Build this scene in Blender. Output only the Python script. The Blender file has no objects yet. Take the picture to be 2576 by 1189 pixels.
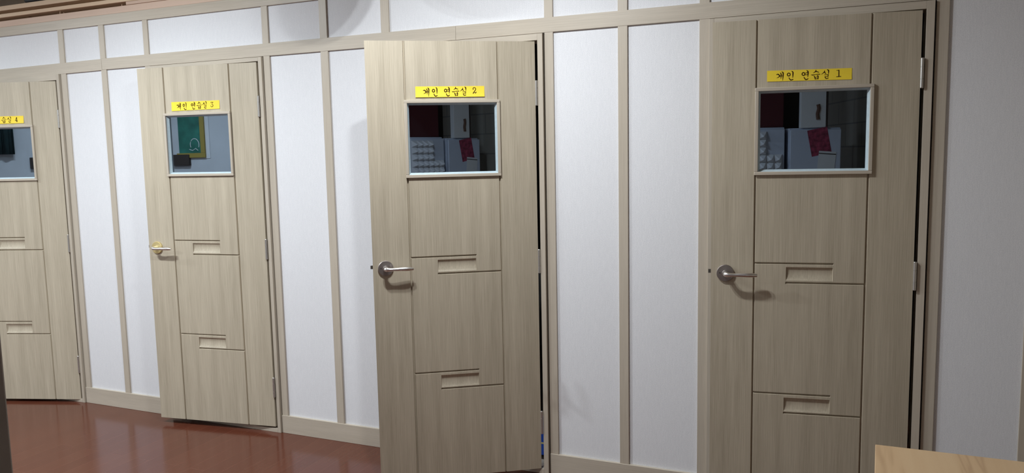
import bpy, bmesh, math, random
from mathutils import Vector, Matrix

random.seed(7)
scene = bpy.context.scene
COL = scene.collection

# ------------------------------------------------------------------ camera, world, exposure
cam_data = bpy.data.cameras.new('camera')
cam = bpy.data.objects.new('camera', cam_data)
COL.objects.link(cam)
F_PX = 1954.85
cam_data.sensor_fit = 'HORIZONTAL'
cam_data.sensor_width = 36.0
cam_data.lens = 36.0 * F_PX / 2576.0
cam_data.clip_start = 0.02
cam_data.clip_end = 60
fwd = Vector((-0.39356136, 0.91292999, -0.10801984)).normalized()
right = Vector((0.91897973, 0.3937929, -0.02008487)).normalized()
up = right.cross(fwd).normalized()
m3 = Matrix((right, up, -fwd)).transposed()
cam.matrix_world = Matrix.Translation((1.316, -3.3461, 1.532)) @ m3.to_4x4()
scene.camera = cam

world = bpy.data.worlds.new('world')
scene.world = world
world.use_nodes = True
world.node_tree.nodes['Background'].inputs[0].default_value = (0.55, 0.60, 0.70, 1)
world.node_tree.nodes['Background'].inputs[1].default_value = 0.02

vs = scene.view_settings
vs.view_transform = 'Standard'
vs.look = 'None'
vs.exposure = 0.0
vs.gamma = 1.0
vs.use_curve_mapping = False

# fluorescent fittings of the room: x, y, power (their light is made in the fitting's builder)
LAMPS = [(-0.05, -1.18, 43), (-2.2, -1.45, 60), (-4.6, -1.45, 41), (-4.4, -3.3, 60)]
LAMP_Z = 2.78
CEIL = 2.96

# ------------------------------------------------------------------ helpers
def link(o, parent=None):
    COL.objects.link(o)
    if parent is not None:
        o.parent = parent
    return o

def tag(o, label=None, cat=None, group=None, kind=None):
    if label: o['label'] = label
    if cat: o['category'] = cat
    if group: o['group'] = group
    if kind: o['kind'] = kind
    return o

def empty(name, loc=(0, 0, 0), rz=0.0, parent=None):
    o = bpy.data.objects.new(name, None)
    o.empty_display_size = 0.05
    o.location = loc
    o.rotation_euler = (0, 0, rz)
    return link(o, parent)

class MB:
    """collects shapes into one mesh"""
    def __init__(self):
        self.v = []; self.f = []; self.mi = []; self.cur = 0
    def quad(self, *pts):
        b = len(self.v); self.v += [tuple(p) for p in pts]
        self.f.append(tuple(range(b, b + len(pts)))); self.mi.append(self.cur)
    def box(self, x0, x1, y0, y1, z0, z1):
        b = len(self.v)
        self.v += [(x0,y0,z0),(x1,y0,z0),(x1,y1,z0),(x0,y1,z0),(x0,y0,z1),(x1,y0,z1),(x1,y1,z1),(x0,y1,z1)]
        for q in ((0,3,2,1),(4,5,6,7),(0,1,5,4),(1,2,6,5),(2,3,7,6),(3,0,4,7)):
            self.f.append(tuple(b + i for i in q)); self.mi.append(self.cur)
        return self
    def tube(self, pts, rad, seg=16, cap=True, squash=1.0, upv=None):
        """swept tube: points, radii (number or list); squash flattens the ring along its second axis"""
        n = len(pts); P = [Vector(p) for p in pts]
        R = rad if isinstance(rad, (list, tuple)) else [rad] * n
        b0 = len(self.v); ref = Vector(upv) if upv else None
        for i in range(n):
            t = (P[min(i+1, n-1)] - P[max(i-1, 0)]).normalized()
            r = ref or (Vector((0,0,1)) if abs(t.z) < 0.9 else Vector((1,0,0)))
            a = t.cross(r).normalized(); c = a.cross(t).normalized()
            for k in range(seg):
                w = 2 * math.pi * k / seg
                self.v.append(tuple(P[i] + a * (R[i] * math.cos(w)) + c * (R[i] * squash * math.sin(w))))
        for i in range(n - 1):
            for k in range(seg):
                k2 = (k + 1) % seg
                self.f.append((b0+i*seg+k, b0+i*seg+k2, b0+(i+1)*seg+k2, b0+(i+1)*seg+k)); self.mi.append(self.cur)
        if cap:
            self.f.append(tuple(b0 + k for k in reversed(range(seg)))); self.mi.append(self.cur)
            self.f.append(tuple(b0 + (n-1)*seg + k for k in range(seg))); self.mi.append(self.cur)
        return self
    def lathe(self, prof, origin, axis='z', seg=32):
        """prof: list of (radius, height) along axis"""
        b = len(self.v); ox, oy, oz = origin; n = len(prof)
        for r, h in prof:
            for k in range(seg):
                w = 2*math.pi*k/seg; c, s = r*math.cos(w), r*math.sin(w)
                self.v.append({'z': (ox+c, oy+s, oz+h), 'y': (ox+c, oy+h, oz+s), 'x': (ox+h, oy+c, oz+s)}[axis])
        for i in range(n-1):
            for k in range(seg):
                k2 = (k+1) % seg
                self.f.append((b+i*seg+k, b+i*seg+k2, b+(i+1)*seg+k2, b+(i+1)*seg+k)); self.mi.append(self.cur)
        self.f.append(tuple(b+k for k in reversed(range(seg)))); self.mi.append(self.cur)
        self.f.append(tuple(b+(n-1)*seg+k for k in range(seg))); self.mi.append(self.cur)
        return self
    def build(self, name, mats, parent=None, loc=None, bevel=0.0, angle=35, seg=2):
        me = bpy.data.meshes.new(name)
        me.from_pydata(self.v, [], self.f)
        for m in (mats if isinstance(mats, (list, tuple)) else [mats]):
            me.materials.append(m)
        me.polygons.foreach_set('material_index', self.mi)
        bm = bmesh.new(); bm.from_mesh(me)
        bmesh.ops.recalc_face_normals(bm, faces=bm.faces)
        bm.to_mesh(me); bm.free()
        me.polygons.foreach_set('use_smooth', [True] * len(me.polygons))
        me.set_sharp_from_angle(angle=math.radians(angle))
        o = bpy.data.objects.new(name, me)
        if loc: o.location = loc
        link(o, parent)
        if bevel:
            md = o.modifiers.new('edge', 'BEVEL'); md.width = bevel; md.segments = seg
            md.limit_method = 'ANGLE'; md.angle_limit = math.radians(40)
        return o

def catmull(pts, n=6):
    if len(pts) < 3:
        a, b = pts[0], pts[-1]
        return [tuple(a[k] + (b[k]-a[k]) * i / 3 for k in range(len(a))) for i in range(4)]
    out = []
    P = [pts[0]] + list(pts) + [pts[-1]]
    for i in range(1, len(P) - 2):
        for j in range(n):
            t = j / n
            out.append(tuple(0.5*((2*P[i][k]) + (-P[i-1][k]+P[i+1][k])*t + (2*P[i-1][k]-5*P[i][k]+4*P[i+1][k]-P[i+2][k])*t*t
                       + (-P[i-1][k]+3*P[i][k]-3*P[i+1][k]+P[i+2][k])*t**3) for k in range(len(pts[0]))))
    out.append(tuple(pts[-1]))
    return out

# ------------------------------------------------------------------ materials
def new_mat(name):
    m = bpy.data.materials.new(name); m.use_nodes = True
    nt = m.node_tree
    return m, nt, nt.nodes, nt.links, nt.nodes['Principled BSDF']

def plain(name, col, rough=0.5, metal=0.0, spec=0.5, noise=0.0, nscale=40, bump=0.0):
    m, nt, N, L, B = new_mat(name)
    B.inputs['Base Color'].default_value = (*col, 1)
    B.inputs['Roughness'].default_value = rough
    B.inputs['Metallic'].default_value = metal
    B.inputs['Specular IOR Level'].default_value = spec
    if noise or bump:
        tc = N.new('ShaderNodeTexCoord'); nz = N.new('ShaderNodeTexNoise')
        nz.inputs['Scale'].default_value = nscale; nz.inputs['Detail'].default_value = 5
        L.new(tc.outputs['Object'], nz.inputs['Vector'])
        if noise:
            r = N.new('ShaderNodeValToRGB')
            r.color_ramp.elements[0].position = 0.3; r.color_ramp.elements[1].position = 0.7
            r.color_ramp.elements[0].color = (*[c*(1-noise) for c in col], 1)
            r.color_ramp.elements[1].color = (*[min(1, c*(1+noise)) for c in col], 1)
            L.new(nz.outputs['Fac'], r.inputs['Fac']); L.new(r.outputs['Color'], B.inputs['Base Color'])
        if bump:
            b = N.new('ShaderNodeBump'); b.inputs['Strength'].default_value = bump; b.inputs['Distance'].default_value = 0.002
            L.new(nz.outputs['Fac'], b.inputs['Height']); L.new(b.outputs['Normal'], B.inputs['Normal'])
    return m

def laminate(name, grain, base=(0.49, 0.43, 0.332), contrast=0.16, rough=0.42):
    """printed wood laminate with fine straight grain along one axis"""
    m, nt, N, L, B = new_mat(name)
    tc = N.new('ShaderNodeTexCoord')
    def noise(sc, detail, rgh=0.6):
        mp = N.new('ShaderNodeMapping'); mp.inputs['Scale'].default_value = sc
        nz = N.new('ShaderNodeTexNoise'); nz.inputs['Scale'].default_value = 1.0
        nz.inputs['Detail'].default_value = detail; nz.inputs['Roughness'].default_value = rgh
        L.new(tc.outputs['Object'], mp.inputs['Vector']); L.new(mp.outputs['Vector'], nz.inputs['Vector'])
        return nz
    a = {'z': (260, 260, 5), 'x': (5, 260, 260)}[grain]
    b = {'z': (22, 22, 0.9), 'x': (0.9, 22, 22)}[grain]
    n1 = noise(a, 3, 0.65); n2 = noise(b, 2, 0.5)
    mx = N.new('ShaderNodeMath'); mx.operation = 'MULTIPLY_ADD'; mx.inputs[1].default_value = 0.62
    sc2 = N.new('ShaderNodeMath'); sc2.operation = 'MULTIPLY'; sc2.inputs[1].default_value = 0.38
    L.new(n2.outputs['Fac'], sc2.inputs[0]); L.new(n1.outputs['Fac'], mx.inputs[0]); L.new(sc2.outputs[0], mx.inputs[2])
    r = N.new('ShaderNodeValToRGB'); e = r.color_ramp.elements
    e[0].position = 0.33; e[1].position = 0.67
    e[0].color = (base[0]*(1-contrast*1.25), base[1]*(1-contrast*1.35), base[2]*(1-contrast*1.5), 1)
    e[1].color = (base[0]*(1+contrast), base[1]*(1+contrast), base[2]*(1+contrast), 1)
    L.new(mx.outputs[0], r.inputs['Fac']); L.new(r.outputs['Color'], B.inputs['Base Color'])
    B.inputs['Roughness'].default_value = rough
    B.inputs['Specular IOR Level'].default_value = 0.4
    bp = N.new('ShaderNodeBump'); bp.inputs['Strength'].default_value = 0.18; bp.inputs['Distance'].default_value = 0.0006
    L.new(n1.outputs['Fac'], bp.inputs['Height']); L.new(bp.outputs['Normal'], B.inputs['Normal'])
    return m

def wallpaper(name, base=(0.77, 0.77, 0.79)):
    m, nt, N, L, B = new_mat(name)
    tc = N.new('ShaderNodeTexCoord')
    nz = N.new('ShaderNodeTexNoise'); nz.inputs['Scale'].default_value = 330; nz.inputs['Detail'].default_value = 4
    vo = N.new('ShaderNodeTexVoronoi'); vo.inputs['Scale'].default_value = 150
    wv = N.new('ShaderNodeTexNoise'); wv.inputs['Scale'].default_value = 1; wv.inputs['Detail'].default_value = 2
    mp = N.new('ShaderNodeMapping'); mp.inputs['Scale'].default_value = (520, 520, 30)
    L.new(tc.outputs['Object'], nz.inputs['Vector']); L.new(tc.outputs['Object'], vo.inputs['Vector'])
    L.new(tc.outputs['Object'], mp.inputs['Vector']); L.new(mp.outputs['Vector'], wv.inputs['Vector'])
    ad = N.new('ShaderNodeMath'); ad.operation = 'ADD'
    ad.operation = 'MULTIPLY_ADD'; ad.inputs[1].default_value = 1.5
    w2 = N.new('ShaderNodeMath'); w2.operation = 'MULTIPLY'; w2.inputs[1].default_value = 0.5
    L.new(wv.outputs['Fac'], w2.inputs[0]); L.new(nz.outputs['Fac'], ad.inputs[0]); L.new(w2.outputs[0], ad.inputs[2])
    hf = N.new('ShaderNodeMath'); hf.operation = 'MULTIPLY'; hf.inputs[1].default_value = 0.5
    L.new(ad.outputs[0], hf.inputs[0])
    r = N.new('ShaderNodeValToRGB'); e = r.color_ramp.elements
    e[0].position = 0.36; e[1].position = 0.60
    e[0].color = (base[0]*0.875, base[1]*0.88, base[2]*0.89, 1)
    e[1].color = (base[0]*1.04, base[1]*1.04, base[2]*1.04, 1)
    L.new(hf.outputs[0], r.inputs['Fac']); L.new(r.outputs['Color'], B.inputs['Base Color'])
    B.inputs['Roughness'].default_value = 0.85; B.inputs['Specular IOR Level'].default_value = 0.2
    bp = N.new('ShaderNodeBump'); bp.inputs['Strength'].default_value = 0.35; bp.inputs['Distance'].default_value = 0.001
    L.new(hf.outputs[0], bp.inputs['Height']); L.new(bp.outputs['Normal'], B.inputs['Normal'])
    return m

def floor_mat(name):
    m, nt, N, L, B = new_mat(name)
    tc = N.new('ShaderNodeTexCoord')
    mp = N.new('ShaderNodeMapping'); mp.inputs['Rotation'].default_value = (0, 0, math.pi/2)
    br = N.new('ShaderNodeTexBrick'); br.offset = 0.37
    br.inputs['Scale'].default_value = 1.0; br.inputs['Brick Width'].default_value = 0.90; br.inputs['Row Height'].default_value = 0.092
    br.inputs['Mortar Size'].default_value = 0.0009; br.inputs['Bias'].default_value = 0.0
    br.inputs['Color1'].default_value = (0.102, 0.030, 0.017, 1); br.inputs['Color2'].default_value = (0.112, 0.034, 0.019, 1)
    br.inputs['Mortar'].default_value = (0.14, 0.052, 0.033, 1)
    L.new(tc.outputs['Object'], mp.inputs['Vector']); L.new(mp.outputs['Vector'], br.inputs['Vector'])
    mg = N.new('ShaderNodeMapping'); mg.inputs['Scale'].default_value = (140, 6, 1)
    nz = N.new('ShaderNodeTexNoise'); nz.inputs['Scale'].default_value = 1; nz.inputs['Detail'].default_value = 4
    L.new(tc.outputs['Object'], mg.inputs['Vector']); L.new(mg.outputs['Vector'], nz.inputs['Vector'])
    r = N.new('ShaderNodeValToRGB'); r.color_ramp.elements[0].color = (0.82, 0.82, 0.82, 1); r.color_ramp.elements[1].color = (1.15, 1.15, 1.15, 1)
    L.new(nz.outputs['Fac'], r.inputs['Fac'])
    mx = N.new('ShaderNodeMix'); mx.data_type = 'RGBA'; mx.blend_type = 'MULTIPLY'; mx.inputs['Factor'].default_value = 1
    L.new(br.outputs['Color'], mx.inputs['A']); L.new(r.outputs['Color'], mx.inputs['B'])
    L.new(mx.outputs['Result'], B.inputs['Base Color'])
    B.inputs['Roughness'].default_value = 0.16; B.inputs['Specular IOR Level'].default_value = 0.34
    return m

def pine(name, grain='y', base=(0.62, 0.42, 0.22), dark=(0.40, 0.22, 0.10), ns=9):
    m, nt, N, L, B = new_mat(name)
    tc = N.new('ShaderNodeTexCoord')
    mp = N.new('ShaderNodeMapping')
    mp.inputs['Scale'].default_value = {'y': (1, 0.055, 1), 'x': (0.06, 1, 1), 'z': (1, 1, 0.1)}[grain]
    nz = N.new('ShaderNodeTexNoise'); nz.inputs['Scale'].default_value = ns; nz.inputs['Detail'].default_value = 3; nz.inputs['Distortion'].default_value = 0.25
    L.new(tc.outputs['Object'], mp.inputs['Vector']); L.new(mp.outputs['Vector'], nz.inputs['Vector'])
    mul = N.new('ShaderNodeMath'); mul.operation = 'MULTIPLY'; mul.inputs[1].default_value = 7.0
    fr = N.new('ShaderNodeMath'); fr.operation = 'PINGPONG'; fr.inputs[1].default_value = 1.0
    L.new(nz.outputs['Fac'], mul.inputs[0]); L.new(mul.outputs[0], fr.inputs[0])
    r = N.new('ShaderNodeValToRGB'); e = r.color_ramp.elements
    e[0].position = 0.0; e[0].color = (*base, 1); e[1].position = 1.0; e[1].color = tuple(base[i]*0.62 + dark[i]*0.38 for i in range(3)) + (1,)
    mid = e.new(0.7); mid.color = (base[0]*0.95, base[1]*0.92, base[2]*0.9, 1)
    L.new(fr.outputs[0], r.inputs['Fac'])
    # a few knots
    vo = N.new('ShaderNodeTexVoronoi'); vo.inputs['Scale'].default_value = 4.3
    L.new(tc.outputs['Object'], vo.inputs['Vector'])
    kr = N.new('ShaderNodeValToRGB'); kr.color_ramp.elements[0].position = 0.03; kr.color_ramp.elements[1].position = 0.055
    kr.color_ramp.elements[0].color = (1, 1, 1, 1); kr.color_ramp.elements[1].color = (0, 0, 0, 1)
    L.new(vo.outputs['Distance'], kr.inputs['Fac'])
    mx = N.new('ShaderNodeMix'); mx.data_type = 'RGBA'
    L.new(kr.outputs['Color'], mx.inputs['Factor']); L.new(r.outputs['Color'], mx.inputs['A'])
    mx.inputs['B'].default_value = (0.20, 0.08, 0.04, 1)
    L.new(mx.outputs['Result'], B.inputs['Base Color'])
    B.inputs['Roughness'].default_value = 0.55
    return m

def pane_mat(name, mirror=0.34):
    """tinted glass: a share of the light mirrors, the rest passes through a grey tint"""
    m = bpy.data.materials.new(name); m.use_nodes = True
    nt = m.node_tree; N, L = nt.nodes, nt.links; N.clear()
    out = N.new('ShaderNodeOutputMaterial'); mx = N.new('ShaderNodeMixShader')
    gl = N.new('ShaderNodeBsdfGlossy'); gl.inputs['Color'].default_value = (0.66, 0.82, 1.0, 1); gl.inputs['Roughness'].default_value = 0.004
    tr = N.new('ShaderNodeBsdfTransparent'); tr.inputs['Color'].default_value = (0.30, 0.34, 0.38, 1)
    lw = N.new('ShaderNodeLayerWeight'); lw.inputs['Blend'].default_value = 0.30
    ma = N.new('ShaderNodeMath'); ma.operation = 'MULTIPLY_ADD'; ma.inputs[1].default_value = 0.5; ma.inputs[2].default_value = mirror
    L.new(lw.outputs['Fresnel'], ma.inputs[0])
    L.new(ma.outputs[0], mx.inputs[0]); L.new(tr.outputs[0], mx.inputs[1]); L.new(gl.outputs[0], mx.inputs[2])
    L.new(mx.outputs[0], out.inputs[0])
    return m

def emitter(name, col, s):
    m, nt, N, L, B = new_mat(name)
    B.inputs['Base Color'].default_value = (0.9, 0.9, 0.9, 1)
    B.inputs['Emission Color'].default_value = (*col, 1); B.inputs['Emission Strength'].default_value = s
    return m

def block_mat(name):
    m, nt, N, L, B = new_mat(name)
    tc = N.new('ShaderNodeTexCoord')
    mp = N.new('ShaderNodeMapping'); mp.inputs['Rotation'].default_value = (0, math.pi/2, math.pi/2)
    sx = N.new('ShaderNodeSeparateXYZ'); cx = N.new('ShaderNodeCombineXYZ')
    L.new(tc.outputs['Object'], sx.inputs[0]); L.new(sx.outputs['Y'], cx.inputs['X']); L.new(sx.outputs['Z'], cx.inputs['Y'])
    br = N.new('ShaderNodeTexBrick'); br.inputs['Scale'].default_value = 1
    br.inputs['Brick Width'].default_value = 0.39; br.inputs['Row Height'].default_value = 0.19; br.inputs['Mortar Size'].default_value = 0.006
    br.inputs['Color1'].default_value = (0.42, 0.38, 0.32, 1); br.inputs['Color2'].default_value = (0.47, 0.43, 0.36, 1); br.inputs['Mortar'].default_value = (0.31, 0.285, 0.245, 1)
    L.new(cx.outputs[0], br.inputs['Vector']); L.new(br.outputs['Color'], B.inputs['Base Color'])
    B.inputs['Roughness'].default_value = 0.9
    return m

M = {}
M['door'] = laminate('door_laminate', 'z')
M['trim_v'] = laminate('trim_laminate_upright', 'z', base=(0.505, 0.445, 0.365), contrast=0.09)
M['trim_h'] = laminate('trim_laminate_level', 'x', base=(0.505, 0.445, 0.365), contrast=0.09)
M['paper'] = wallpaper('white_wallpaper')
M['floor'] = floor_mat('red_brown_laminate_floor')
M['bead'] = plain('pale_sealant', (0.50, 0.60, 0.64), 0.35, noise=0.06, nscale=60)
M['pane'] = pane_mat('window_glass')
M['steel'] = plain('brushed_nickel', (0.82, 0.80, 0.78), 0.30, 1.0)
M['rose_dark'] = plain('dull_nickel', (0.36, 0.32, 0.30), 0.45, 1.0)
M['gold'] = plain('brass', (0.62, 0.50, 0.24), 0.5, 0.6)
M['hinge'] = plain('hinge_steel', (0.55, 0.53, 0.50), 0.38, 0.9)
M['bolt'] = plain('dark_bolt', (0.10, 0.09, 0.08), 0.5, 0.6)
M['yellow'] = plain('yellow_paper', (0.93, 0.69, 0.04), 0.6, noise=0.03, nscale=25)
M['ink'] = plain('dark_ink', (0.022, 0.006, 0.005), 0.9, spec=0.1)
M['lumber'] = pine('raw_lumber', 'x', (0.74, 0.56, 0.39), (0.52, 0.33, 0.20))
M['lumber_pink'] = pine('raw_lumber_pink', 'x', (0.66, 0.49, 0.385), (0.52, 0.34, 0.25))
M['pine_top'] = pine('pine_board', 'y', (0.58, 0.405, 0.235), (0.26, 0.12, 0.05), 16.0)
M['post'] = plain('brown_post_paint', (0.30, 0.245, 0.20), 0.6, noise=0.1, nscale=20)
M['black'] = plain('black_plastic', (0.02, 0.02, 0.022), 0.5)
M['plaster'] = plain('grey_white_plaster', (0.62, 0.62, 0.62), 0.9, noise=0.04, nscale=6)
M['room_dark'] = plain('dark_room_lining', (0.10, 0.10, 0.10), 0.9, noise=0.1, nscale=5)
M['ceiling'] = plain('brown_ceiling_board', (0.42, 0.34, 0.26), 0.9, noise=0.1, nscale=4)
M['blocks'] = block_mat('concrete_blocks')
M['cab'] = plain('pale_blue_grey_enamel', (0.58, 0.62, 0.72), 0.4)
M['white'] = plain('white_enamel', (0.78, 0.78, 0.80), 0.35)
M['white_card'] = plain('white_card', (0.74, 0.73, 0.72), 0.8, noise=0.03, nscale=10)
M['red'] = plain('dark_red_board', (0.075, 0.008, 0.011), 0.6)
M['flyer'] = plain('crimson_print', (0.30, 0.045, 0.085), 0.6, noise=0.6, nscale=34)
M['blue'] = plain('blue_plastic', (0.015, 0.07, 0.42), 0.45)
M['tape'] = plain('yellow_tape', (0.6, 0.52, 0.22), 0.5)
M['foam'] = plain('white_foam', (0.78, 0.78, 0.80), 0.9)
M['green'] = plain('green_board', (0.03, 0.17, 0.12), 0.5, noise=0.35, nscale=7)
M['frame_y'] = plain('ochre_frame', (0.36, 0.26, 0.05), 0.5)
M['brown'] = plain('dark_brown_board', (0.045, 0.03, 0.022), 0.7)
M['stain'] = plain('brown_print', (0.14, 0.07, 0.045), 0.7)
M['cloth'] = plain('dark_green_cloth', (0.012, 0.03, 0.03), 0.9, noise=0.3, nscale=14)
M['shadow_caster'] = plain('added_globe_white', (0.75, 0.72, 0.66), 0.9)
M['tube_light'] = emitter('tube_glow', (0.93, 0.97, 1.0), 6.0)

# ------------------------------------------------------------------ layout of the door wall (y = 0 is the front of the trim)
HINGE = {1: 1.5624, 2: 0.0092, 3: -1.5818, 4: -3.1383}
HY = {1: -0.0159, 2: -0.0135, 3: -0.0135, 4: -0.0103}
ANG = {1: 0.1532, 2: 0.5815, 3: 0.1385, 4: 0.3171}
DZ = {1: 0.0, 2: 0.0, 3: 0.008, 4: -0.007}
LEAF_W, LEAF_B, LEAF_T = 0.7565, 0.0258, 2.0255
STILE = [(-3.960, -3.920), (-3.0995, -3.0555), (-2.7525, -2.7105), (-2.3985, -2.361), (-1.5425, -1.5025), (-1.173, -1.128),
         (-0.806, -0.760), (0.0515, 0.0925), (0.3912, 0.4338), (0.740, 0.7815), (1.6098, 1.6525), (1.936, 1.978)]
OPEN = {4: (STILE[0][1], STILE[1][0]), 3: (STILE[3][1], STILE[4][0]), 2: (STILE[6][1], STILE[7][0]), 1: (STILE[9][1], STILE[10][0])}
R1B, R1T, R2B, R2T, BASE = 2.3204, 2.376, 2.063, 2.1284, 0.1009
XL, XR, YB = -6.2, 2.46, -4.75
OPEN_T = 2.0615

# ------------------------------------------------------------------ room shell
def struct(o, label, cat):
    return tag(o, label, cat, kind='structure')

b = MB(); b.box(XL, XR, YB, 2.3, -0.06, 0.0)
struct(b.build('floor', M['floor']), 'glossy red-brown plank floor in front of the practice room doors', 'floor')
b = MB(); b.box(XL, XR, YB, 2.3, CEIL, CEIL + 0.06)
struct(b.build('ceiling', M['ceiling']), 'brown board ceiling above the hall', 'ceiling')
b = MB(); xs = [XL]
for d in (4, 3, 2, 1): xs += list(OPEN[d])
xs.append(XR)
PY0, PY1 = 0.009, 0.10
for i in range(0, len(xs), 2): b.box(xs[i], xs[i+1], PY0, PY1, 0.0, OPEN_T)
b.box(XL, XR, PY0, PY1, OPEN_T, 2.372)
struct(b.build('wall_back', M['paper']), 'white papered wall panels divided by tan strips', 'wall')
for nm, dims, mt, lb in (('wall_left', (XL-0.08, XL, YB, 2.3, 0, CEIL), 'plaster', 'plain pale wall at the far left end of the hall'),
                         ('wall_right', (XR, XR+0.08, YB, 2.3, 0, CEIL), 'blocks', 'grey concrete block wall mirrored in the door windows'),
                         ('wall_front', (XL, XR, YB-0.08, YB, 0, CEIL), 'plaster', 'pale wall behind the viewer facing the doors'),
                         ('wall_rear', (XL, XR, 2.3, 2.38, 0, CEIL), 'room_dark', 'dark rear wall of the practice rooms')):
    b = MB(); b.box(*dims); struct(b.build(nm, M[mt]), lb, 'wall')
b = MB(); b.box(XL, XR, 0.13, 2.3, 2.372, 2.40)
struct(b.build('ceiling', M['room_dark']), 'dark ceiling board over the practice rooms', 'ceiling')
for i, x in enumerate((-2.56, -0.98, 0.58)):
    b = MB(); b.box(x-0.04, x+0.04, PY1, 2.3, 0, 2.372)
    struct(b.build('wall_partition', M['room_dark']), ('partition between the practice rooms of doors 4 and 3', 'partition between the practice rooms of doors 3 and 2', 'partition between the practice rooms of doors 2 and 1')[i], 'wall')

# strips: upright ones below and above the middle rail
ORD = ['left of door 4', 'right of door 4', 'halfway between doors 4 and 3', 'left of door 3', 'right of door 3', 'halfway between doors 3 and 2',
       'left of door 2', 'right of door 2', 'halfway between doors 2 and 1', 'left of door 1', 'right of door 1', 'at the far right end of the wall']
TRIM_N = [0]
def trim(bm, label, mat, bevel=0.0012, loc=None):
    TRIM_N[0] += 1
    o = bm.build('trim_%d' % TRIM_N[0], mat, bevel=bevel, loc=loc)
    return struct(o, label, 'trim')
for i, (x0, x1) in enumerate(STILE):
    w = x1 - x0
    trim(MB().box(-w/2, w/2, 0.0, 0.010, BASE if i else 0.0, R2B + 0.01), 'upright tan wall strip ' + ORD[i] + ', below the middle rail', M['trim_v'], loc=((x0+x1)/2, 0, 0))
    if i < 10:
        trim(MB().box(-w/2, w/2, 0.0, 0.010, R2T - 0.01, R1B + 0.01), 'short upright tan strip of the top row above the strip ' + ORD[i], M['trim_v'], loc=((x0+x1)/2, 0, 0))
RAILS = [(XL, -2.7445, 'left'), (-2.743, -0.395, 'middle'), (-0.394, XR, 'right')]
for x0, x1, nm in RAILS:
    o = trim(MB().box(x0 - x1, 0, -0.0015, 0.010, -0.033, 0.0324), {'left': 'level tan middle rail running left from above the wall between doors 4 and 3',
         'middle': 'level tan middle rail above doors 3 and 2', 'right': 'level tan middle rail running right above door 1'}[nm], M['trim_h'], loc=(x1, 0, R2B + 0.0325))
    if nm == 'left': o.rotation_euler = (0, math.radians(-0.45), 0); o.location.z -= 0.0015
trim(MB().box(XL, XR, -0.002, 0.010, R1B, R1T), 'top tan rail below the raw lumber', M['trim_h'])
BASES = [(OPEN[4][1], OPEN[3][0], 'baseboard between doors 4 and 3'), (OPEN[3][1], OPEN[2][0], 'baseboard between doors 3 and 2'),
         (OPEN[2][1], OPEN[1][0], 'baseboard between doors 2 and 1'), (OPEN[1][1], XR, 'baseboard right of door 1'), (XL, OPEN[4][0], 'baseboard left of door 4')]
for x0, x1, lb in BASES:
    o = MB().box(x0, x1, -0.004, 0.010, 0.0, BASE).build('baseboard_back', M['trim_h'], bevel=0.0015)
    struct(o, 'tan ' + lb, 'baseboard')

# door frames
for d in (1, 2, 3, 4):
    x0, x1 = OPEN[d]
    x0 += 0.0005; x1 -= 0.006
    xi1 = HINGE[d] + {1: 0.0132, 2: 0.0118, 3: 0.0112, 4: 0.0112}[d]; xi0 = x0 + (0.020 if d == 1 else 0.006)
    FY = -0.012
    top = LEAF_T + DZ[d] + 0.0045
    b = MB()
    b.box(x0, xi0, FY, 0.10, 0, OPEN_T - 0.002)
    b.box(xi1, x1, FY, 0.10, 0, OPEN_T - 0.002)
    root = struct(b.build('trim_frame', [M['trim_v']], bevel=0.001), 'tan frame around the doorway of the door marked %d' % d, 'door frame')
    MB().box(xi0, xi1, FY, 0.10, top, OPEN_T - 0.002).build('frame_head', M['trim_h'], root, bevel=0.001)
    MB().box(xi0, xi1, FY, 0.10, 0.0, 0.0225).build('frame_sill', M['trim_h'], root, bevel=0.001)

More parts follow.
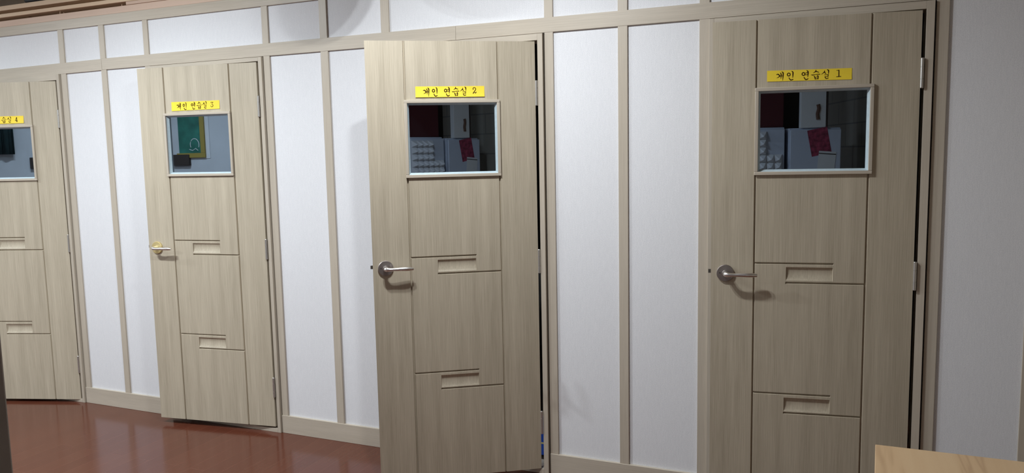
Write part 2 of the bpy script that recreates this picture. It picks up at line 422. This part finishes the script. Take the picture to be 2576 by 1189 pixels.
# ------------------------------------------------------------------ doors
GW, GF, GD = 0.0046, 0.0016, 0.0085        # groove half width, half flat, depth
def leaf_mesh(win, pocket_u=(0.2895, 0.4655), gl=0.5875, gr=0.1713):
    """door leaf as a height field: V grooves, two scooped pockets and the window opening"""
    wu0, wu1, wv0, wv1 = win
    VG = [gl, gr]
    HG = [(1.0665, pocket_u[0], gl), (0.9885, gr, pocket_u[1]), (0.5305, pocket_u[0], gl), (0.4510, gr, pocket_u[1])]
    PK = [(0.9985, 1.0525), (0.4585, 0.5155)]
    us = {0.0, LEAF_W, wu0, wu1}; vsn = {LEAF_B, LEAF_T, wv0, wv1}
    for g in VG: us |= {g-GW, g-GF, g+GF, g+GW}
    for e in pocket_u: us |= {e-0.0016, e, e+0.0016}
    for z, a, c in HG: vsn |= {z-GW, z-GF, z+GF, z+GW}
    NP = 10
    for a, c in PK: vsn |= {a + (c-a)*i/NP for i in range(NP+1)}
    us = sorted(us); vsn = sorted(vsn)
    def groove(t): return GD * max(0.0, min(1.0, (GW - abs(t)) / (GW - GF)))
    def depth(u, v):
        dd = 0.0
        for g in VG: dd = max(dd, groove(u - g))
        for z, a, c in HG:
            if a - 1e-6 <= u <= c + 1e-6: dd = max(dd, groove(v - z))
        for a, c in PK:
            if pocket_u[0] + 0.001 < u < pocket_u[1] - 0.001 and a - 1e-6 <= v <= c + 1e-6:
                s = (v - a) / (c - a)
                dd = max(dd, 0.0105 * (1 - (1 - min(1, (1 - s) * 1.0 + 0.0)) ** 2) * 0 + 0.0095 * math.sin(math.pi * s) ** 0.6 * (0.55 + 0.45 * s))
        return dd
    b = MB(); TH = 0.036; idx = {}
    nu, nv = len(us), len(vsn)
    for side in (0, 1):
        for i, u in enumerate(us):
            for j, v in enumerate(vsn):
                idx[side, i, j] = len(b.v); b.v.append((-u, depth(u, v) if side == 0 else TH, v))
    def hole(i, j):
        if not (0 <= i < nu-1 and 0 <= j < nv-1): return True
        uc, vc = (us[i]+us[i+1])/2, (vsn[j]+vsn[j+1])/2
        return wu0 < uc < wu1 and wv0 < vc < wv1
    for i in range(nu-1):
        for j in range(nv-1):
            if hole(i, j): continue
            for s in (0, 1):
                q = [idx[s,i,j], idx[s,i+1,j], idx[s,i+1,j+1], idx[s,i,j+1]]
                b.f.append(tuple(q if s else q[::-1])); b.mi.append(0)
            for di, dj, e0, e1 in ((-1,0,(i,j),(i,j+1)), (1,0,(i+1,j),(i+1,j+1)), (0,-1,(i,j),(i+1,j)), (0,1,(i,j+1),(i+1,j+1))):
                if hole(i+di, j+dj):
                    b.f.append((idx[0,*e0], idx[0,*e1], idx[1,*e1], idx[1,*e0])); b.mi.append(0)
    return b

WIN = {1: (0.1595, 0.5925, 1.4205, 1.763), 2: (0.166, 0.594, 1.426, 1.7685), 3: (0.171, 0.597, 1.4265, 1.774), 4: (0.167, 0.595, 1.4225, 1.765)}
DOOR_LABEL = {1: 'tan wooden door marked 1, nearest on the right, slightly ajar', 2: 'tan wooden door marked 2, standing widest open in the middle',
              3: 'tan wooden door marked 3 with a gold handle plate', 4: 'tan wooden door marked 4, cut off by the left edge of the view'}
DOORS = {}
for d in (1, 2, 3, 4):
    root = empty('door_%d' % d, (HINGE[d], HY[d], 0), ANG[d])
    tag(root, DOOR_LABEL[d], 'door', kind='structure'); DOORS[d] = root
    wu0, wu1, wv0, wv1 = WIN[d]
    mw = 0.0135                                   # moulding width
    iu0, iu1, iv0, iv1 = wu0+mw, wu1-mw, wv0+mw, wv1-mw
    leaf = leaf_mesh((iu0-0.002, iu1+0.002, iv0-0.002, iv1+0.002)).build('leaf', M['door'], root, loc=(0, 0, DZ[d]), angle=25)
    # window moulding, sealant bead and glass
    wf = MB()
    P = 0.0105
    wf.box(-wu1, -wu0, -P, 0.0, wv1-mw, wv1); wf.box(-wu1, -wu0, -P, 0.0, wv0, wv0+mw)
    wf = wf.build('window_frame', M['trim_h'], root, loc=(0, 0, DZ[d]), bevel=0.0015)
    ws = MB(); ws.box(-wu1, -iu1, -P, 0.0, iv0, iv1); ws.box(-iu0, -wu0, -P, 0.0, iv0, iv1)
    ws.build('window_frame', M['trim_v'], root, loc=(0, 0, DZ[d]), bevel=0.0015)
    bd = MB(); S = 0.0082; G = 0.012              # bead width, glass depth
    fr = [(-iu1, iv0), (-iu0, iv0), (-iu0, iv1), (-iu1, iv1)]
    inn = [(-iu1+S, iv0+S), (-iu0-S, iv0+S), (-iu0-S, iv1-S), (-iu1+S, iv1-S)]
    for k in range(4):
        k2 = (k+1) % 4
        bd.quad((fr[k][0], -0.002, fr[k][1]), (fr[k2][0], -0.002, fr[k2][1]), (inn[k2][0], G, inn[k2][1]), (inn[k][0], G, inn[k][1]))
        bd.quad((fr[k][0], -0.002, fr[k][1]), (fr[k][0], 0.030, fr[k][1]), (fr[k2][0], 0.030, fr[k2][1]), (fr[k2][0], -0.002, fr[k2][1]))
        bd.quad((fr[k][0], 0.030, fr[k][1]), (inn[k][0], 0.026, inn[k][1]), (inn[k2][0], 0.026, inn[k2][1]), (fr[k2][0], 0.030, fr[k2][1]))
        bd.quad((inn[k][0], G, inn[k][1]), (inn[k2][0], G, inn[k2][1]), (inn[k2][0], 0.026, inn[k2][1]), (inn[k][0], 0.026, inn[k][1]))
    tag(bd.build('glazing_bead', M['bead'], root, loc=(0, 0, DZ[d])), 'pale bluish sealant around the glass')
    MB().box(-iu1+0.004, -iu0-0.004, G+0.001, G+0.006, iv0+0.004, iv1-0.004).build('window_pane', M['pane'], root, loc=(0, 0, DZ[d]))
    # handle: rose plate with a lever
    hu, hv = 0.700, 1.0245
    hr = MB().lathe([(0.0345, 0.0), (0.0345, -0.0065), (0.0325, -0.0090), (0.012, -0.0095), (0.0115, -0.010)], (0, 0, 0), 'y', 40)
    rose = hr.build('handle_rose', M['gold'] if d == 3 else M['rose_dark'], root, loc=(-hu, 0, hv + DZ[d]), angle=30)
    if d == 3: rose['label'] = 'gold round handle plate'
    lv = MB()
    path = [(0, -0.008, 0), (0, -0.024, 0), (0.001, -0.037, 0.0), (0.006, -0.0435, -0.0005), (0.016, -0.047, -0.001), (0.035, -0.0480, -0.001),
            (0.060, -0.0480, -0.0005), (0.085, -0.0470, -0.0005), (0.103, -0.0450, -0.001), (0.122, -0.0425, -0.002)]
    rr = [0.0115, 0.0105, 0.0105, 0.0100, 0.0082, 0.0072, 0.0082, 0.0092, 0.0086, 0.0062]
    lv.tube(catmull([p + (r,) for p, r in zip(path, rr)], 5) and [q[:3] for q in catmull([p + (r,) for p, r in zip(path, rr)], 5)],
            [q[3] for q in catmull([p + (r,) for p, r in zip(path, rr)], 5)], seg=18, upv=(0.05, 0.1, 1))
    lv.build('lever', M['steel'], rose, angle=50)
    MB().lathe([(0.0022, 0.0), (0.0022, -0.0012)], (-0.021, -0.0093, 0.001), 'y', 12).build('lock_hole', M['black'], rose)
    MB().box(-LEAF_W - 0.0105, -LEAF_W + 0.004, 0.0095, 0.0225, -0.007, 0.0075).build('latch_bolt', M['bolt'], root, loc=(0, 0, 1.029 + DZ[d]))
    # three knuckle hinges
    for z0, z1 in ((1.739, 1.8515), (0.970, 1.0815), (0.197, 0.309)):
        h = MB(); L3 = (z1 - z0); r = 0.0064
        h.lathe([(r*0.8, 0), (r, 0.002), (r, L3*0.29), (r*0.86, L3*0.295), (r*0.86, L3*0.305), (r, L3*0.31), (r, L3*0.69), (r*0.86, L3*0.695),
                 (r*0.86, L3*0.705), (r, L3*0.71), (r, L3-0.002), (r*0.8, L3)], (0.0042, -0.0035, 0), 'z', 18)
        h.box(-0.001, 0.0035, 0.001, 0.030, 0.001, L3 - 0.001)
        h.build('hinge', M['hinge'], root, loc=(0, 0, z0 + DZ[d] * 0.8), angle=30)

# ------------------------------------------------------------------ yellow signs (traced brush lettering, in sign fractions s, t)
def S1(pts):      # pixels of the close-up -> fractions along the sign
    out = []
    for x, y, w in pts:
        s = (x - 112) / 2385; t = (y - (155 - 93*s)) / (295 + 23*s)
        out.append((s, t, w / 305))
    return out
HANGUL = [
    [(385,256,20),(430,248,28),(468,282,30),(472,300,28),(440,325,18),(385,350,5)],
    [(488,208,16),(513,238,26),(512,300,24),(510,368,6)], [(515,290,15),(565,290,15)], [(535,182,18),(570,208,30),(570,300,26),(560,420,6)],
    [(815,160,16),(848,186,28),(850,262,26),(845,345,7)], [(740,340,20),(768,384,24),(792,402,26),(828,396,24),(855,384,20)],
    [(1205,212,14),(1268,194,18)], [(1200,262,14),(1268,250,16)], [(1240,140,16),(1274,168,30),(1278,240,26),(1268,325,6)],
    [(1167,325,20),(1192,368,24),(1218,388,26),(1252,380,24),(1280,364,20)],
    [(1495,130,18),(1490,162,24),(1420,210,5)], [(1490,165,20),(1535,172,22),(1577,186,16)],
    [(1370,258,12),(1405,264,22),(1480,252,14),(1560,240,18),(1608,240,20)],
    [(1448,290,18),(1470,325,24),(1480,375,20)], [(1533,275,16),(1560,292,24),(1555,372,20)], [(1475,328,14),(1550,312,14)], [(1478,372,16),(1556,362,18)],
    [(1738,145,16),(1733,178,24),(1650,245,5)], [(1732,180,20),(1752,200,22),(1776,222,18)],
    [(1812,112,16),(1850,140,30),(1848,232,10)], [(1738,258,14),(1842,250,15)], [(1842,248,18),(1836,304,18)], [(1752,306,13),(1836,300,14)],
    [(1752,308,18),(1768,344,22),(1800,358,22),(1845,344,20)]]
RINGS = [(732,252,41,39,23), (1148,236,40,40,23)]
def ring(cx, cy, rx, ry, w):
    return S1([(cx + rx*math.cos(a), cy + ry*math.sin(a) - 0.03*rx*math.cos(a), w) for a in [2*math.pi*k/16 for k in range(17)]])
def frac2(pts):
    return [((x-98)/2332 , (y - (95 - 20*(x-98)/2332)) / (365 - 15*(x-98)/2332), w/355) for x, y, w in pts]
def frac3(pts):
    return [((x-80-45*(y-190)/465)/2385, (y - (190 - 105*(x-80)/2385)) / (465 - 40*(x-80)/2385), w/440) for x, y, w in pts]
DIGIT = {1: [S1([(2075,132,12),(2142,128,16)]), S1([(2137,126,24),(2140,300,24)]), S1([(2073,308,16),(2196,298,16)])],
         2: [frac2([(2050,190,28),(2044,152,22),(2085,126,20),(2128,150,24),(2128,200,24),(2078,268,22),(2046,318,30)]), frac2([(2052,292,14),(2088,280,18),(2122,308,24),(2150,278,24)])],
         3: [frac3([(2050,192,24),(2155,190,24)]), frac3([(2060,190,20),(2058,245,10)]), frac3([(2148,190,22),(2100,285,14)]),
             frac3([(2090,285,14),(2145,308,24),(2165,365,28),(2120,420,24),(2072,402,24),(2058,362,20)])],
         4: [[(0.853,0.19,0.06),(0.826,0.60,0.05)], [(0.823,0.61,0.07),(0.866,0.63,0.07)], [(0.854,0.19,0.09),(0.858,0.75,0.09)], [(0.842,0.76,0.05),(0.870,0.775,0.06)]]}
# sign corners on the leaf: left u, right u, top/bottom at the left, top/bottom at the right
SIGN = {1: (0.5485, 0.2395, 1.828, 1.786, 1.825, 1.782), 2: (0.5415, 0.234, 1.8275, 1.780, 1.8285, 1.7815),
        3: (0.5440, 0.2375, 1.843, 1.794, 1.843, 1.797), 4: (0.5365, 0.2255, 1.813, 1.7675, 1.814, 1.769)}
SIGN_LABEL = {1: 'yellow paper sign with dark Korean brush lettering ending in 1', 2: 'yellow paper sign with dark Korean brush lettering ending in 2',
              3: 'yellow paper sign with dark Korean brush lettering ending in 3', 4: 'yellow paper sign ending in 4, cut off by the left edge'}
for d in (1, 2, 3, 4):
    uL, uR, tL, bL, tR, bR = SIGN[d]
    ca, sa = math.cos(ANG[d]), math.sin(ANG[d])
    def place(s, t, off):
        u = uL + (uR-uL)*s; zt = tL + (tR-tL)*s; zb = bL + (bR-bL)*s
        return (-(u - uL), -off, zt + (zb-zt)*t - 1.80)
    root = empty('door_sign', (HINGE[d] - uL*ca, HY[d] - uL*sa, 1.80), ANG[d])
    tag(root, SIGN_LABEL[d], 'sign', 'yellow room signs on the doors')
    b = MB(); NS = 16
    lift = {1: 0.0008, 2: 0.0035, 3: 0.0015, 4: 0.0028}[d]
    def off(t): return 0.0009 + lift * t ** 2
    NT = 6
    for i in range(NS + 1):
        for j in range(NT + 1): b.v.append(place(i/NS, j/NT, off(j/NT)))
    for i in range(NS):
        for j in range(NT):
            k = i*(NT+1) + j
            b.f.append((k, k+NT+1, k+NT+2, k+1)); b.mi.append(0)
    sheet = b.build('paper', M['yellow'], root)
    sheet.data.polygons.foreach_set('use_smooth', [False] * len(sheet.data.polygons))
    md = sheet.modifiers.new('thickness', 'SOLIDIFY'); md.thickness = 0.0003; md.offset = 0
    b = MB(); asp = (uL-uR) / ((tL-bL) + 1e-9)
    strokes = [S1(k) for k in HANGUL] + [ring(*r) for r in RINGS] + DIGIT[d]
    lay = 0
    for st in strokes:
        pts = catmull(st, 6); n = len(pts); lay += 1
        eps = 0.00005 * (lay % 4)
        Q = [Vector((p[0]*asp, p[1], 0)) for p in pts]
        L_, R_ = [], []
        for i in range(n):
            t = Q[min(i+1, n-1)] - Q[max(i-1, 0)]
            t = t.normalized() if t.length > 1e-9 else Vector((1, 0, 0))
            nn = Vector((-t.y, t.x, 0)) * (pts[i][2] / 2)
            L_.append(Q[i] + nn); R_.append(Q[i] - nn)
        closed = (Q[0] - Q[-1]).length < 1e-6
        w3 = lambda v: place(v.x/asp, v.y, off(v.y) + 0.0005 + eps)
        for i in range(n-1):
            b.quad(w3(L_[i]), w3(L_[i+1]), w3(R_[i+1]), w3(R_[i]))
        if not closed:
            for e, sgn in ((0, 1), (n-1, -1)):          # rounded brush ends
                r = pts[e][2]/2; fan = []
                a0 = math.atan2((L_[e]-Q[e]).y, (L_[e]-Q[e]).x)
                for k in range(7):
                    a = a0 + sgn*math.pi*k/6; fan.append(w3(Q[e] + Vector((math.cos(a), math.sin(a), 0))*r))
                b.quad(*fan)
    b.build('lettering', M['ink'], root)

# ------------------------------------------------------------------ raw lumber above the wall
def beam(name, x0, x1, y0, y1, z0, z1, mat, label):
    o = MB().box(x0 - (x0+x1)/2, x1 - (x0+x1)/2, y0, y1, z0, z1).build(name, mat, bevel=0.0025, loc=((x0+x1)/2, 0, 0))
    return tag(o, label, 'lumber', 'raw lumber above the wall')
pl = beam('timber_plate', XL+0.02, 2.4, 0.004, 0.125, 2.3765, 2.4155, M['lumber_pink'], 'lowest pinkish raw timber lying on the tan top rail')
beam('timber_plate', -2.513, 2.4, -0.001, 0.125, 2.416, 2.4345, M['lumber_pink'], 'thin raw timber spacer right of the dark slot')
beam('timber_beam', XL+0.02, 2.4, -0.002, 0.125, 2.435, 2.4575, M['lumber'], 'raw timber beam above the dark slot')
beam('timber_batten', -5.0, 2.4, 0.075, 0.125, 2.458, 2.4785, M['lumber_pink'], 'set-back raw batten between the two upper beams')
beam('timber_beam', XL+0.02, 2.4, 0.006, 0.125, 2.479, 2.5075, M['lumber'], 'topmost raw timber beam under the black box')
for x, dx, h in ((-3.075, 0.002, 0.020), (-3.040, -0.004, 0.008), (-2.557, 0.001, 0.012)):
    b = MB(); b.tube([(0, 0, 0), (dx*0.4, 0, h*0.6), (dx, 0, h)], [0.0022, 0.0014, 0.0004], 6)
    o = b.build('splinter', M['lumber'], pl); o.location = (x - pl.location.x, 0.010, 2.4145)
bx = MB(); bx.box(-0.26, 0.26, -0.11, 0.11, 0, 0.24)
root = bx.build('loudspeaker_box', M['black'], bevel=0.02, seg=4, loc=(-3.145, 0.125, 2.508))
tag(root, 'black box lying on the topmost beam at the upper left', 'box')
MB().box(-0.23, 0.23, -0.114, -0.109, 0.03, 0.21).build('front_panel', M['black'], root, bevel=0.004)
b = MB(); b.box(XL, 2.4, 0.45, 0.47, 2.40, CEIL)
struct(b.build('wall_attic', M['ceiling']), 'brown boarding in the dark space above the practice rooms', 'wall')

# ------------------------------------------------------------------ pine table at the lower right
TX0, TX1, TY0, TY1, TZ = 1.404, 2.20, -2.05, -1.136, 0.74
root = empty('pine_table', ((TX0+TX1)/2, (TY0+TY1)/2, 0), 0.0)
tag(root, 'pale knotty pine table at the lower right corner', 'table')
hw, hd = (TX1-TX0)/2, (TY1-TY0)/2
tp = MB(); tp.box(-hw, hw, -hd, hd, TZ-0.03, TZ)
tp.v = [(x - 0.034 if x < 0 and y < 0 else x, y, z) for x, y, z in tp.v]
tp.build('tabletop', M['pine_top'], root, bevel=0.002)
for sx in (-1, 1):
    for sy in (-1, 1):
        MB().box(-0.03, 0.03, -0.03, 0.03, 0, TZ-0.03).build('leg', M['lumber'], root, loc=(sx*(hw-0.06), sy*(hd-0.06), 0), bevel=0.003)
for y in (hd-0.065, -hd+0.065):
    MB().box(-hw+0.09, hw-0.09, y-0.01, y+0.01, TZ-0.11, TZ-0.03).build('apron', M['lumber'], root)

# ------------------------------------------------------------------ dark post at the left edge, near the viewer
o = MB().box(-0.10, 0.0, -0.12, 0.0, 0, CEIL - 0.001).build('wooden_post', M['post'], loc=(0.562, -2.86, 0), bevel=0.003)
tag(o, 'dark brown upright post close by at the lower left edge', 'post')

# ------------------------------------------------------------------ blue crate in the gap under the middle door's lowest hinge
root = MB().box(-0.17, 0.05, 0, 0.22, 0.03, 0.155).build('storage_crate', M['blue'], loc=(-0.03, 0.125, 0), bevel=0.004)
tag(root, 'blue crate just inside the gap of the door marked 2', 'crate')
MB().box(-0.1705, 0.0505, -0.0008, 0.2205, 0.090, 0.098).build('rim_band', M['tape'], root)
MB().box(-0.16, 0.04, 0.01, 0.21, 0.0, 0.03).build('foot', M['brown'], root)

# ------------------------------------------------------------------ things behind the viewer that the door windows mirror
def cabinet(name, x0, x1, y0, y1, z, label, handle_x):
    cx, cy = (x0+x1)/2, (y0+y1)/2; w, dp = (x1-x0)/2, (y1-y0)/2
    r = empty(name, (cx, cy, 0)); tag(r, label, 'cabinet')
    MB().box(-w, w, -dp, dp-0.03, 0, z).build('body', M['cab'], r, bevel=0.006)
    dr = MB().box(-w+0.004, w-0.004, dp-0.028, dp, 0.05, z-0.012).build('door', M['cab'], r, bevel=0.006)
    MB().box(handle_x-0.008, handle_x+0.008, dp, dp+0.02, 0.85, 1.15).build('handle', M['steel'], dr, bevel=0.003)
    return r
cabinet('white_cabinet', 1.80, 2.175, -3.40, -2.88, 1.665, 'tall white cabinet with a tilted red flyer, mirrored in the windows', 0.15)
cabinet('white_cabinet', 1.406, 1.775, -3.30, -2.90, 1.675, 'tall white cabinet with grey-white foam on its front', 0.14)
fl = MB().box(-0.072, 0.072, -0.0006, 0.0006, -0.098, 0.098).build('paper_flyer', M['flyer'], loc=(2.015, -2.8788, 1.562))
fl.rotation_euler = (0, math.radians(-11), 0); tag(fl, 'crimson flyer hanging tilted on the tall white cabinet', 'flyer')
sh = MB().box(-0.062, 0.062, -0.0006, 0.0006, -0.16, 0.0).build('paper_notice', M['white_card'], loc=(2.075, -2.8772, 1.49))
sh.rotation_euler = (0, math.radians(5), 0); tag(sh, 'white notice sheet with a dark top band under the flyer', 'notice')
MB().box(-0.062, 0.062, 0.0006, 0.0011, -0.022, -0.015).build('printed_line', M['brown'], sh)
b = MB(); cs = 0.057
for j in range(8):
    nx = 6 if j < 5 else 4
    for i in range(nx):
        x, z = i*cs, j*cs; ap_ = (x+cs*0.5, 0.055, z+cs*0.35)
        c = [(x,0,z),(x+cs,0,z),(x+cs,0,z+cs),(x,0,z+cs)]
        for k in range(4): b.quad(c[k], c[(k+1)%4], ap_)
    b.box(0, nx*cs, -0.010, 0.0, j*cs, (j+1)*cs)
o = b.build('acoustic_foam', M['foam'], loc=(1.408, -2.8895, 1.19), angle=10); tag(o, 'white egg-crate foam sheet on a white cabinet front', 'foam')
o = MB().box(0, 0.36, -0.2, 0, 0, 0.42).build('storage_box', M['red'], loc=(1.42, -2.98, 1.6755), bevel=0.006); tag(o, 'dark red box on top of the white cabinet with foam', 'box')
root = MB().box(0, 0.195, -0.05, 0, 0, 0.62).build('display_board', M['white_card'], loc=(1.88, -2.89, 1.6655), bevel=0.004)
tag(root, 'upright white board with a brown mark on the tall cabinet', 'board')
MB().box(0.18, 0.196, -0.051, 0.001, 0.0, 0.62).build('edge_strip', M['brown'], root)
b = MB(); b.tube(catmull([(0.125, 0.001, 0.06), (0.120, 0.001, 0.10), (0.128, 0.001, 0.14), (0.122, 0.001, 0.17)], 5), [0.013]*16, 10, squash=1)
b.build('printed_mark', M['stain'], root)
o = MB().box(-0.40, 0.42, -0.03, 0, 0, 2.35).build('dark_opening_sheet', M['brown'], loc=(1.80, -3.47, 0), bevel=0.004); tag(o, 'dark brown sheet imitating the dark opening behind the two white cabinets', 'panel')  # darkness of the opening behind the cabinets, put into a dark-coloured sheet
# green board with an ochre frame, grey panel and dark curtain at the far left behind the viewer
root = empty('green_board', (-4.50, YB + 0.003, 1.54)); tag(root, 'green board in an ochre frame, mirrored in the window marked 3', 'board')
MB().box(-0.33, -0.055, 0.004, 0.02, 0.055, 0.80).build('panel', M['green'], root)
fb = MB(); fb.box(-0.36, 0.0, 0.004, 0.03, 0.0, 0.055); fb.box(-0.055, 0.0, 0.004, 0.03, 0.0551, 0.80); fb.build('frame', M['frame_y'], root, bevel=0.003)
MB().box(-0.30, 0.05, 0, 0.004, -0.01, 0.82).build('mount', M['white_card'], root)
ck = MB(); arc = [(-0.13 + 0.055*math.cos(a), 0.021, 0.155 + 0.07*math.sin(a)) for a in [math.pi*(1.15 - 1.3*k/14) for k in range(15)]]
ck.tube(arc, 0.004, 8); ck.build('chalk_mark', M['white_card'], root)
ck = MB(); ck.tube([(-0.20, 0.021, 0.10), (-0.16, 0.021, 0.085), (-0.12, 0.021, 0.11), (-0.09, 0.021, 0.085)], 0.004, 8); ck.build('chalk_mark', M['white_card'], root)
o = MB().box(-0.21, 0, 0, 0.05, 0, 0.13).build('wall_plaque', M['brown'], loc=(-4.70, YB+0.001, 1.45), bevel=0.006); tag(o, 'dark brown plaque on the wall below the green board', 'plaque')
b = MB()
pts = [(-5.9 + 0.86*i/40, YB + 0.10 + 0.02*math.sin(i*1.25), 0) for i in range(41)]
for i in range(40):
    p, q = pts[i], pts[i+1]
    b.quad((p[0], p[1], 1.62), (q[0], q[1], 1.62), (q[0], q[1], 2.5), (p[0], p[1], 2.5))
o = b.build('hanging_cloth', M['cloth'], angle=60); md = o.modifiers.new('thickness', 'SOLIDIFY'); md.thickness = 0.004
tag(o, 'dark green cloth hanging on the pale wall behind the viewer', 'cloth')

# ------------------------------------------------------------------ fluorescent fittings and a made-up, unseen globe added to shade the top row
for i, (x, y, pw) in enumerate(LAMPS):
    root = empty('ceiling_light', (x, y, LAMP_Z)); tag(root, ('white twin-bulb light hanging before doors 2 and 1', 'white twin-bulb light hanging before door 3', 'white twin-bulb light hanging near the far left wall', 'white twin-bulb light hanging behind the viewer at the left')[i], 'ceiling light', 'twin-bulb lights of the hall')
    MB().box(-0.32, 0.32, -0.07, 0.07, 0.012, 0.05).build('housing', M['white'], root, bevel=0.004)
    for sx in (-0.12, 0.12):
        MB().lathe([(0.03, 0.012), (0.03, -0.005), (0.05, -0.03), (0.056, -0.055), (0.045, -0.08), (0.02, -0.094)], (sx, 0, 0), 'z', 24).build('bulb', M['tube_light'], root)
        ld = bpy.data.lights.new('bulb_glow', 'AREA'); ld.shape = 'DISK'; ld.size = 0.08
        ld.energy = pw / 2; ld.color = (0.92, 0.97, 1.0) if i == 0 else (0.88, 0.955, 1.0)
        lo = bpy.data.objects.new('bulb_glow', ld); lo.location = (sx, 0, -0.097); link(lo, root)
    for s in (-1, 1):
        MB().tube([(s*0.25, 0, 0.05), (s*0.25, 0, CEIL - LAMP_Z)], 0.003, 8).build('hanger', M['steel'], root)
root = empty('added_shadow_globe', (-0.80, -0.375, 2.458)); tag(root, 'made-up round white globe above the view, added to cast a shadow on the wall', 'shadow_caster')
R_ = 0.16
MB().lathe([(max(0.02, R_*math.sin(a)) * (1 - 0.012*(k % 2)), -R_*math.cos(a)) for k, a in enumerate([math.pi*j/24 for j in range(25)])], (0, 0, 0), 'z', 36).build('shade', M['shadow_caster'], root, angle=60)
MB().tube([(0, 0, R_), (0, 0, CEIL - 2.458)], 0.003, 8).build('cord', M['black'], root)
